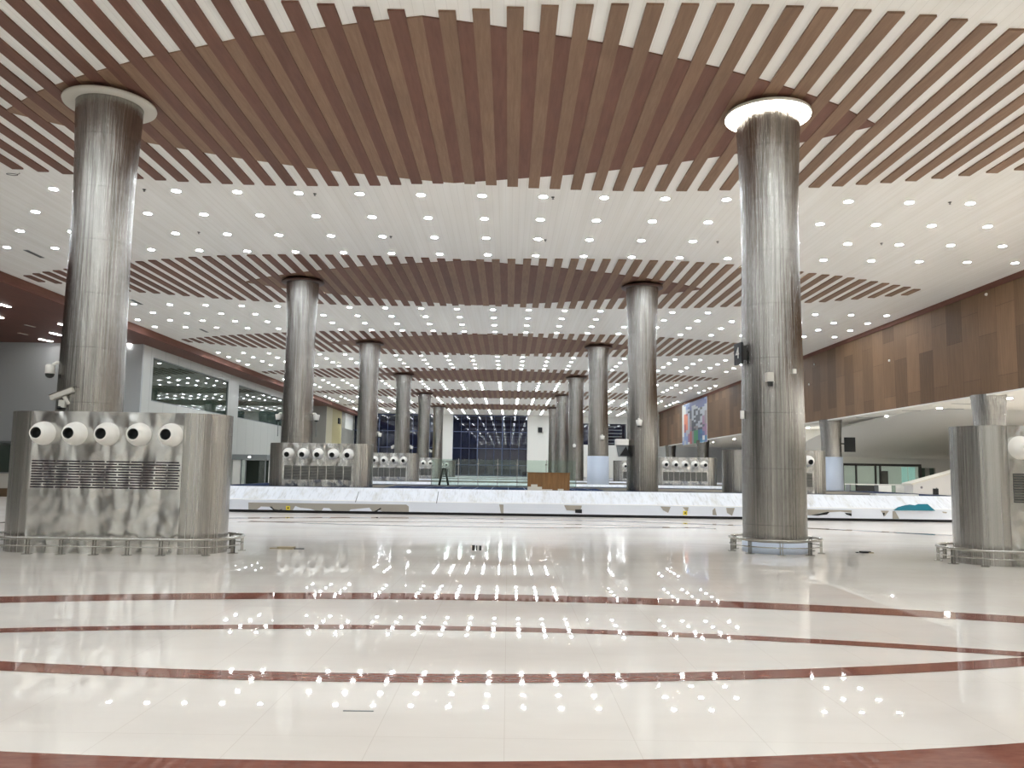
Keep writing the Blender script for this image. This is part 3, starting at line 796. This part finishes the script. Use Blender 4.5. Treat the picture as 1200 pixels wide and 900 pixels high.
tag(r, 'white dome camera on the left side of the nearest left column', 'security camera')
p = at(76, 466, Y=Z1-.6)
r = empty('bullet_camera', (p.x, Z1-.62, p.z))
R3 = Matrix.Rotation(-.38, 3, 'Y')
MB().box((-.04, 0, .07), (.46, .13, .10), mat3=R3).build('housing', 'plaster_rim', r, bevel=.02)
MB().box((-.03, 0, .13), (.5, .15, .014), mat3=R3).build('sun_shield', 'rail', r)
MB().tube([(.0, 0, .02), (.06, .02, -.1), (.1, .12, -.12)], .04, 8).box((.1, .1, -.12), (.12, .1, .16)).build('bracket', 'plaster_rim', r)
MB().box((-.03, .02, -.12), (.12, .1, .14)).build('junction_box', 'plaster_rim', r)
MB().lathe([(.0, -.03), (.05, -.03), (.05, .03), (.0, .03)], (-.08, 0, -.2), seg=12).build('infrared_lamp', 'black', r)
tag(r, 'slanted bullet camera just above the front left air unit', 'security camera')
# gate number sign on the ring-lit column
p = at(870, 414, Y=Z1-.2)
r = empty('number_sign', (XR-.70, Z1-.12, p.z)); r.rotation_euler = (0, 0, math.radians(-80))
MB().box((0, 0, 0), (.34, .05, .44)).build('panel', 'black', r, bevel=.01)
cu = bpy.data.curves.new('digit', 'FONT'); cu.body = '4'; cu.size = .32; cu.extrude = .004; cu.align_x = 'CENTER'; cu.align_y = 'CENTER'
to = bpy.data.objects.new('digit', cu); COL.objects.link(to)
dg = bpy.context.evaluated_depsgraph_get(); me = bpy.data.meshes.new_from_object(to.evaluated_get(dg)); bpy.data.objects.remove(to)
me.materials.clear(); me.materials.append(M['board_white'])
o = bpy.data.objects.new('digit', me); COL.objects.link(o); o.parent = r; o.location = (0, -.03, 0); o.rotation_euler = (PI/2, 0, 0)
MB().box((.12, .05, 0), (.08, .08, .3)).build('bracket', 'dark_metal', r)
tag(r, 'black number sign reading 4 on the left side of the ring-lit column', 'sign')
def wallbox(px, py, w, h, lb, m='white_plastic', Y=Z1-.6, nm='switch_plate', X=None):
    p = at(px, py, Y=Y)
    o = MB().box((0, 0, 0), (w, .03, h)).build(nm, m, loc=(p.x, Y, p.z), bevel=.004)
    return tag(o, lb, 'plate')
def on_col(px, cx, cy, rad):
    d = ray(px, 500); t_ = d.x/d.y
    # first hit of the plan ray with the circle
    a = 1+t_*t_; b = -2*(t_*cx+cy); c = cx*cx+cy*cy-rad*rad; q = b*b-4*a*c
    return (-b-math.sqrt(max(q, 0)))/(2*a)
for px, py, w, h, lb, m_ in ((931, 435, .075, .085, 'tiny square white plate high on the ring-lit column', 'white_plastic'), (935, 569, .11, .09, 'small square white switch plate low on the ring-lit column', 'white_plastic'), (135, 425, .045, .06, 'small dark hole plate on the nearest left column, left of the pair', 'black'), (141.5, 426, .035, .05, 'small dark hole plate on the nearest left column, right of the pair', 'black')):
    left = px < 300
    y = on_col(px, XL if left else XR, Z1, .60)
    p = at(px, py, Y=y-.012); cx = XL if left else XR
    o = MB().box((0, 0, 0), (w, .03, h)).build('switch_plate', m_, loc=(p.x, y-.012, p.z))
    o.rotation_euler = (0, 0, math.atan2(p.x-cx, -(y-Z1))); tag(o, lb, 'plate')
p = at(870.5, 486, Y=Z1-.1)
tag(MB().box((0, 0, 0), (.06, .08, .16)).build('switch_box', 'white_plastic', loc=(XR-.64, Z1-.1, p.z)), 'small pale box on the left edge of the ring-lit column', 'box')
# monitors
def monitor(loc, w, h, rz, lb, white=False):
    r = empty('wall_monitor', loc, rz)
    MB().box((0, 0, 0), (w, .09, h)).build('housing', 'black', r, bevel=.01)
    MB().box((0, -.048, 0), (w*.9, .01, h*.88)).build('screen', 'throat', r)
    MB().box((-w/2-.1, .05, .05), (.24, .06, .08)).build('bracket', 'dark_metal', r)
    if white: MB().box((0, 0, h/2+.12), (w*1.1, .3, .24)).build('top_box', 'white_plastic', r)
    tag(r, lb, 'monitor')
p = at(990.5, 521, Y=Z1+2*P); monitor((XF+1.15, Z1+2*P, p.z), .62, .86, -.25, 'black monitor on the right of the wrapped column under the wood beam')
p = at(729, 526, Y=Z1+P-.3); r = empty('projector_box', (p.x, Z1+P-.2, p.z))
MB().box((0, 0, .26), (.5, .4, .24)).build('hood', 'white_plastic', r, bevel=.02)
MB().extr([(-.2, .14), (.24, .14), (.2, -.3), (-.12, -.3)], -.15, .15).build('body', 'grey_trim', r)
MB().extr([(-.1, -.26), (.14, .1), (.3, -.28)], -.2, -.15).build('black_flap', 'black', r)
MB().box((.42, .1, .1), (.44, .06, .06)).build('bracket', 'dark_metal', r)
tag(r, 'white and grey box with black flap on left of second right column', 'equipment box')

# end-wall and gallery details
p = at(633, 504, Y=END-.15); tag(MB().box((0, 0, 0), (.55, .3, .7)).build('loudspeaker', 'black', loc=(p.x, END-.2, p.z), bevel=.03), 'small black loudspeaker high on the white end wall', 'loudspeaker')
p = at(397.5, 493.5, X=-21.05); tag(MB().box((0, 0, 0), (.12, 1.2, .7)).build('loudspeaker', 'black', loc=(-21.035, p.y, p.z)), 'small black box on the yellow wall at far left', 'loudspeaker')
a, b = at(404.5, 494, X=-21.05), at(413.5, 494, X=-21.05); zt, zb = min(SOF-.02, at(408, 484, X=-21.05).z), at(408, 503, X=-21.05).z
tag(MB().box((0, 0, 0), (.06, b.y-a.y, zt-zb)).build('white_board', 'board_white', loc=(-21.065, (a.y+b.y)/2, (zt+zb)/2)), 'white rectangular board beside the yellow wall at far left', 'board')

# banner on the wood beam: abstract coloured print
ya, yb = at(800, 490, X=FX).y, at(829, 490, X=FX).y
bz0, bz1 = SZ-.25, H-.25
bits = ["wbbbuuuuuuub", "wwbbuuuuuuuu", "wwbuulluuuuu", "wwllullluuul", "wwlddlddldll", "worldldldlll", "wooldldldlls", "wooldlldddls", "woolsldddlps", "woolsdlddlps", "wrolsdddllps", "wrolsddlldps", "wrolpdsslldp", "wrllsddsddpp", "wbllrsggntpp", "wblprsggntup", "lbbprsggnnup", "lbbprsggnnwt", "blbprsggntwt", "blbwrsggtttu"]
cols = {'w': (222,222,216), 'b': (132,152,196), 'u': (84,92,152), 'l': (176,180,190), 'd': (58,62,78), 'o': (222,128,92), 'r': (176,84,84), 's': (140,128,130), 'p': (150,108,140), 'g': (48,142,92), 'n': (40,92,140), 't': (44,120,160)}
keys = list(cols)
for kx in keys: M['print_'+kx] = mat('banner_ink_'+kx, srgb(*cols[kx]), .4)
mb = MB(); R_, C_ = len(bits), 12
for rI in range(R_):
    for cI in range(C_):
        ch = bits[rI][cI] if bits[rI][cI] in cols else 'l'
        yA, yB = ya+(yb-ya)*cI/C_, ya+(yb-ya)*(cI+1)/C_
        zA, zB = bz1-(bz1-bz0)*rI/R_, bz1-(bz1-bz0)*(rI+1)/R_
        q = len(mb.v); mb.v += [(FX-.05, yA, zA), (FX-.05, yB, zA), (FX-.05, yB, zB), (FX-.05, yA, zB)]; mb.face([q, q+1, q+2, q+3], keys.index(ch))
r = empty('hanging_banner', (0, 0, 0))
mb.build('print', ['print_'+kx for kx in keys], r)
MB().box((FX-.028, (ya+yb)/2, (bz0+bz1)/2), (.04, abs(ya-yb), bz1-bz0)).build('backing', 'board_white', r)
tag(r, 'tall colourful blue, orange and green banner hanging on the wood beam', 'banner')
for px, py, lb in ((1042, 422.5, 'brightest small white sensor on the wood beam'), (954, 427, 'tiny white sensor on the wood beam, upper of the pair'), (948, 450.5, 'tiny white sensor on the wood beam, lower of the pair'), (1155.5, 345, 'tiny white sensor on the wood beam near the right edge')):
    p = at(px, py, X=FX-.03)
    tag(MB().lathe([(0, 0), (.05, 0), (.06, .03), (.06, .06), (0, .06)], (0, 0, 0), Vector((1, 0, 0)), seg=14).build('wall_sensor', 'white_plastic', loc=(FX-.06, p.y, p.z)), lb, 'sensor')

# left entrance vestibule below the gallery
r = empty('entrance_vestibule', (0, 66, 0))
VX0, VX1 = -21.62, at(316, 560, Y=66).x-.3
VX1 = max(VX1, -19.3)
hz = at(290, 534, Y=66).z
MB().box(((VX0+VX1)/2, .5, hz-.12), (VX1-VX0+.1, 1.2, .42)).build('header', 'grey_trim', r)
MB().box((VX0+.3, .2, (hz-.33)/2), (.6, .3, hz-.33)).build('pier', 'white_paint', r)
for x in (VX0+.66, VX0+1.0, VX1-.1): MB().box((x, .1, (hz-.33)/2), (.07, .1, hz-.33)).build('post', 'grey_trim', r)
MB().box((VX1-.35, .1, (hz-.33)/2), (.5, .02, hz-.4)).build('glass_door', 'shop_glass', r)
MB().box((VX0+.83, .1, (hz-.33)/2), (.27, .02, hz-.4)).build('glass_door', 'shop_glass', r)
MB().box(((VX0+VX1)/2+.3, 1.0, (hz-.33)/2), (VX1-VX0-.8, .06, hz-.35)).build('dark_interior', 'dark_green', r)
MB().box(((VX0+VX1)/2, -.11, hz-.1), (.16, .02, .1)).build('indicator_lamp', 'small_lamp', r)
tag(r, 'grey-framed glass entrance under the left gallery windows', 'entrance')
# low counter far left
p = at(6, 582, Z=0)
r = empty('low_counter', (-26.5, p.y, 0))
MB().box((0, .4, .19), (8, .8, .38)).build('base', 'counter_brown', r)
MB().box((0, .44, .72), (8, .7, .68)).build('front_panel', 'plaster_rim', r)
MB().box((0, .4, 1.08), (8.1, .84, .04)).build('countertop', 'grey_trim', r)
tag(r, 'pale counter with brown base at the left edge behind the front left air unit', 'counter')
r = empty('glass_storefront', (-27, 49.0, 0))
MB().box((0, 0, 2.75), (7, .3, .12)).build('header', 'grey_trim', r)
for x in (-3.4, -1.0, 1.2, 3.4): MB().box((x, 0, 1.345), (.14, .2, 2.69)).build('post', 'grey_trim', r)
MB().box((-.2, .1, 1.3), (6.6, .04, 2.6)).build('glass', 'gallery_glass', r)
tag(r, 'grey-framed glass shopfront on the glossy wall at the left edge', 'shopfront')

# right aisle: shop front, counter, wrapped feeder conveyor
SY = 60.0
sx0, sx1 = at(988, 560, Y=SY-.4).x, at(1079, 560, Y=SY-.4).x
hz = at(1030, 543.5, Y=SY-.4).z
r = empty('glass_storefront', (0, SY-.4, 0))
MB().box(((sx0+sx1)/2, 0, hz-.08), (sx1-sx0, .3, .16)).build('header', 'dark_metal', r)
for i, fx in enumerate((0, .17, .42, .48, .995)):
    MB().box((sx0+(sx1-sx0)*fx, 0, (hz-.16)/2), (.14 if i == 4 else .09, .16, hz-.16)).build('post', 'dark_metal', r)
MB().box(((sx0+sx1)/2, .02, (hz-.16)/2), (sx1-sx0-.1, .02, hz-.2)).build('glass', 'shop_glass', r)
MB().box(((sx0+sx1)/2, .28, (hz-.16)/2), (sx1-sx0-.1, .02, hz-.2)).build('glowing_back_panel', 'green_panel', r)
for a, b, nm in ((1057.5, 1064, 0), (1065.5, 1073, 0)): 
    xa, xb = at(a, 555, Y=SY-.3).x, at(b, 555, Y=SY-.3).x
    MB().box(((xa+xb)/2, .2, 1.25), (xb-xa, .05, 1.9)).build('lit_panel', 'teal_light', r)
for a, b in ((1031, 1041), (1045, 1055)):
    xa, xb = at(a, 555, Y=SY-.3).x, at(b, 555, Y=SY-.3).x
    if a < 1044: MB().box(((xa+xb)/2, .16, .95), (xb-xa, .05, 1.9)).build('inner_door', 'dark_metal', r)
tag(r, 'dark-framed glass shopfront with teal lit panels in the right aisle', 'shopfront')
xa, xb = at(1080, 555, Y=SY-.2).x, at(1099, 555, Y=SY-.2).x
r = empty('service_window', (0, SY+.2, 0)); za, zb = at(1090, 548.5, Y=SY).z, at(1090, 566, Y=SY).z
MB().box(((xa+xb)/2, 0, (za+zb)/2), (xb-xa, .06, za-zb)).build('glass', 'gallery_glass', r)
MB().box((xa+.04, -.03, (za+zb)/2), (.08, .1, za-zb)).box((xb-.04, -.03, (za+zb)/2), (.08, .1, za-zb)).box(((xa+xb)/2, -.04, (za+zb)/2), (.3, .1, za-zb)).build('frame', 'grey_wall', r)
tag(r, 'small dark window with pale centre post right of the teal shopfront', 'window')
CYY = 41.0
r = empty('glass_counter', (0, CYY, 0))
xa, xb = at(996, 570, Y=CYY).x, at(1066, 570, Y=CYY).x; tz = at(1030, 567.5, Y=CYY).z
MB().box(((xa+xb)/2, .3, tz-.02), (xb-xa, .7, .04)).build('countertop', 'white_paint', r)
for x in (xa+.04, xb-.04, (xa+xb)/2): MB().box((x, .3, (tz-.04)/2), (.06, .5, tz-.04)).build('leg', 'grey_trim', r)
MB().box(((xa*.74+xb*.26), -.04, tz-.32), (.82, .04, .5)).build('dark_panel', 'throat', r)
MB().box(((xa*.42+xb*.58), -.04, tz-.28), (.62, .04, .46)).build('white_panel', 'board_white', r)
MB().box(((xa*.12+xb*.88), -.04, tz-.3), (.7, .04, .5)).build('white_panel', 'board_white', r)
tag(r, 'pale counter with dark and white panels behind the carousel, below the teal shopfront', 'counter')
r = empty('inclined_conveyor', (0, 39.6, 0))
A, B = at(1070, 568, Y=39.6), at(1118, 555, Y=39.6)
s_ = (B.z-A.z)/(B.x-A.x); xe = 27.0
MB().extr([(A.x, .2), (xe, .2), (xe, A.z+s_*(xe-A.x)), (A.x, A.z)], 0, .9).build('film_covered_side', 'dotted', r)
MB().extr([(A.x-.1, A.z-.02), (xe, A.z+s_*(xe-A.x)+.02), (xe, A.z+s_*(xe-A.x)+.1), (A.x-.1, A.z+.06)], -.04, .94).build('top_edge', 'plaster_rim', r)
MB().box((A.x+1.05, -.01, .6), (.26, .03, .75)).build('dark_gap', 'black', r)
for x in (A.x+.3, 22, 25, 26.7): MB().box((x, .45, .1), (.12, .7, .2)).build('leg', 'grey_trim', r)
tag(r, 'sloping feeder conveyor wrapped in dotted grey film behind the carousel', 'conveyor')
p = at(1048, 582, Y=29.9); tag(MB().box((0, 0, 0), (1.5, .5, .05)).build('loose_board', 'board_white', loc=(p.x, 29.9, .87)), 'flat white board lying on the carousel, right side', 'board')

# scraps on the floor
def scrap(px, py, items, name, lb):
    p = at(px, py, Z=0); r = empty(name, (p.x, p.y, 0))
    for i, (x, y, w, d, h, rz, m_) in enumerate(items): MB().box((x, y, h/2), (w, d, h), rz=rz).build('piece', m_, r)
    tag(r, lb, 'debris')
scrap(559, 645, [(-.07, 0, .05, .05, .1, .2, 'dark_metal'), (-.01, .02, .02, .03, .09, 0, 'black'), (.06, 0, .03, .04, .09, .4, 'dark_metal')], 'small_offcuts', 'three tiny dark upright bits on the open floor, centre')
scrap(336, 643, [(-.2, 0, .22, .1, .015, .2, 'card'), (.0, -.03, .3, .16, .04, -.1, 'card'), (.2, -.04, .26, .05, .015, .05, 'dark_metal')], 'flattened_wrapper', 'flattened pale wrapper lying on the floor right of the left air unit')
scrap(1015, 648, [(-.02, 0, .18, .12, .035, .3, 'black'), (.08, -.03, .1, .06, .02, -.3, 'card'), (-.17, .02, .05, .04, .015, 0, 'black')], 'dark_debris', 'small dark debris on the floor between the right column and right air unit')
scrap(420, 833.5, [(0, 0, .19, .01, .004, 0, 'grey_trim')], 'thin_strip', 'thin grey strip lying on the shiny floor in the foreground')

# ------------------------------------------------------------------ world, view
w = bpy.data.worlds.new('world'); sc.world = w; w.use_nodes = True
w.node_tree.nodes['Background'].inputs[0].default_value = (.01, .012, .02, 1); w.node_tree.nodes['Background'].inputs[1].default_value = 1
vs_ = sc.view_settings; vs_.view_transform = 'Standard'; vs_.look = 'None'; vs_.gamma = 1; vs_.exposure = 1.0
vs_.use_curve_mapping = False
sc.cycles.sample_clamp_indirect = 20
sc.cycles.diffuse_bounces = 8; sc.cycles.max_bounces = 12
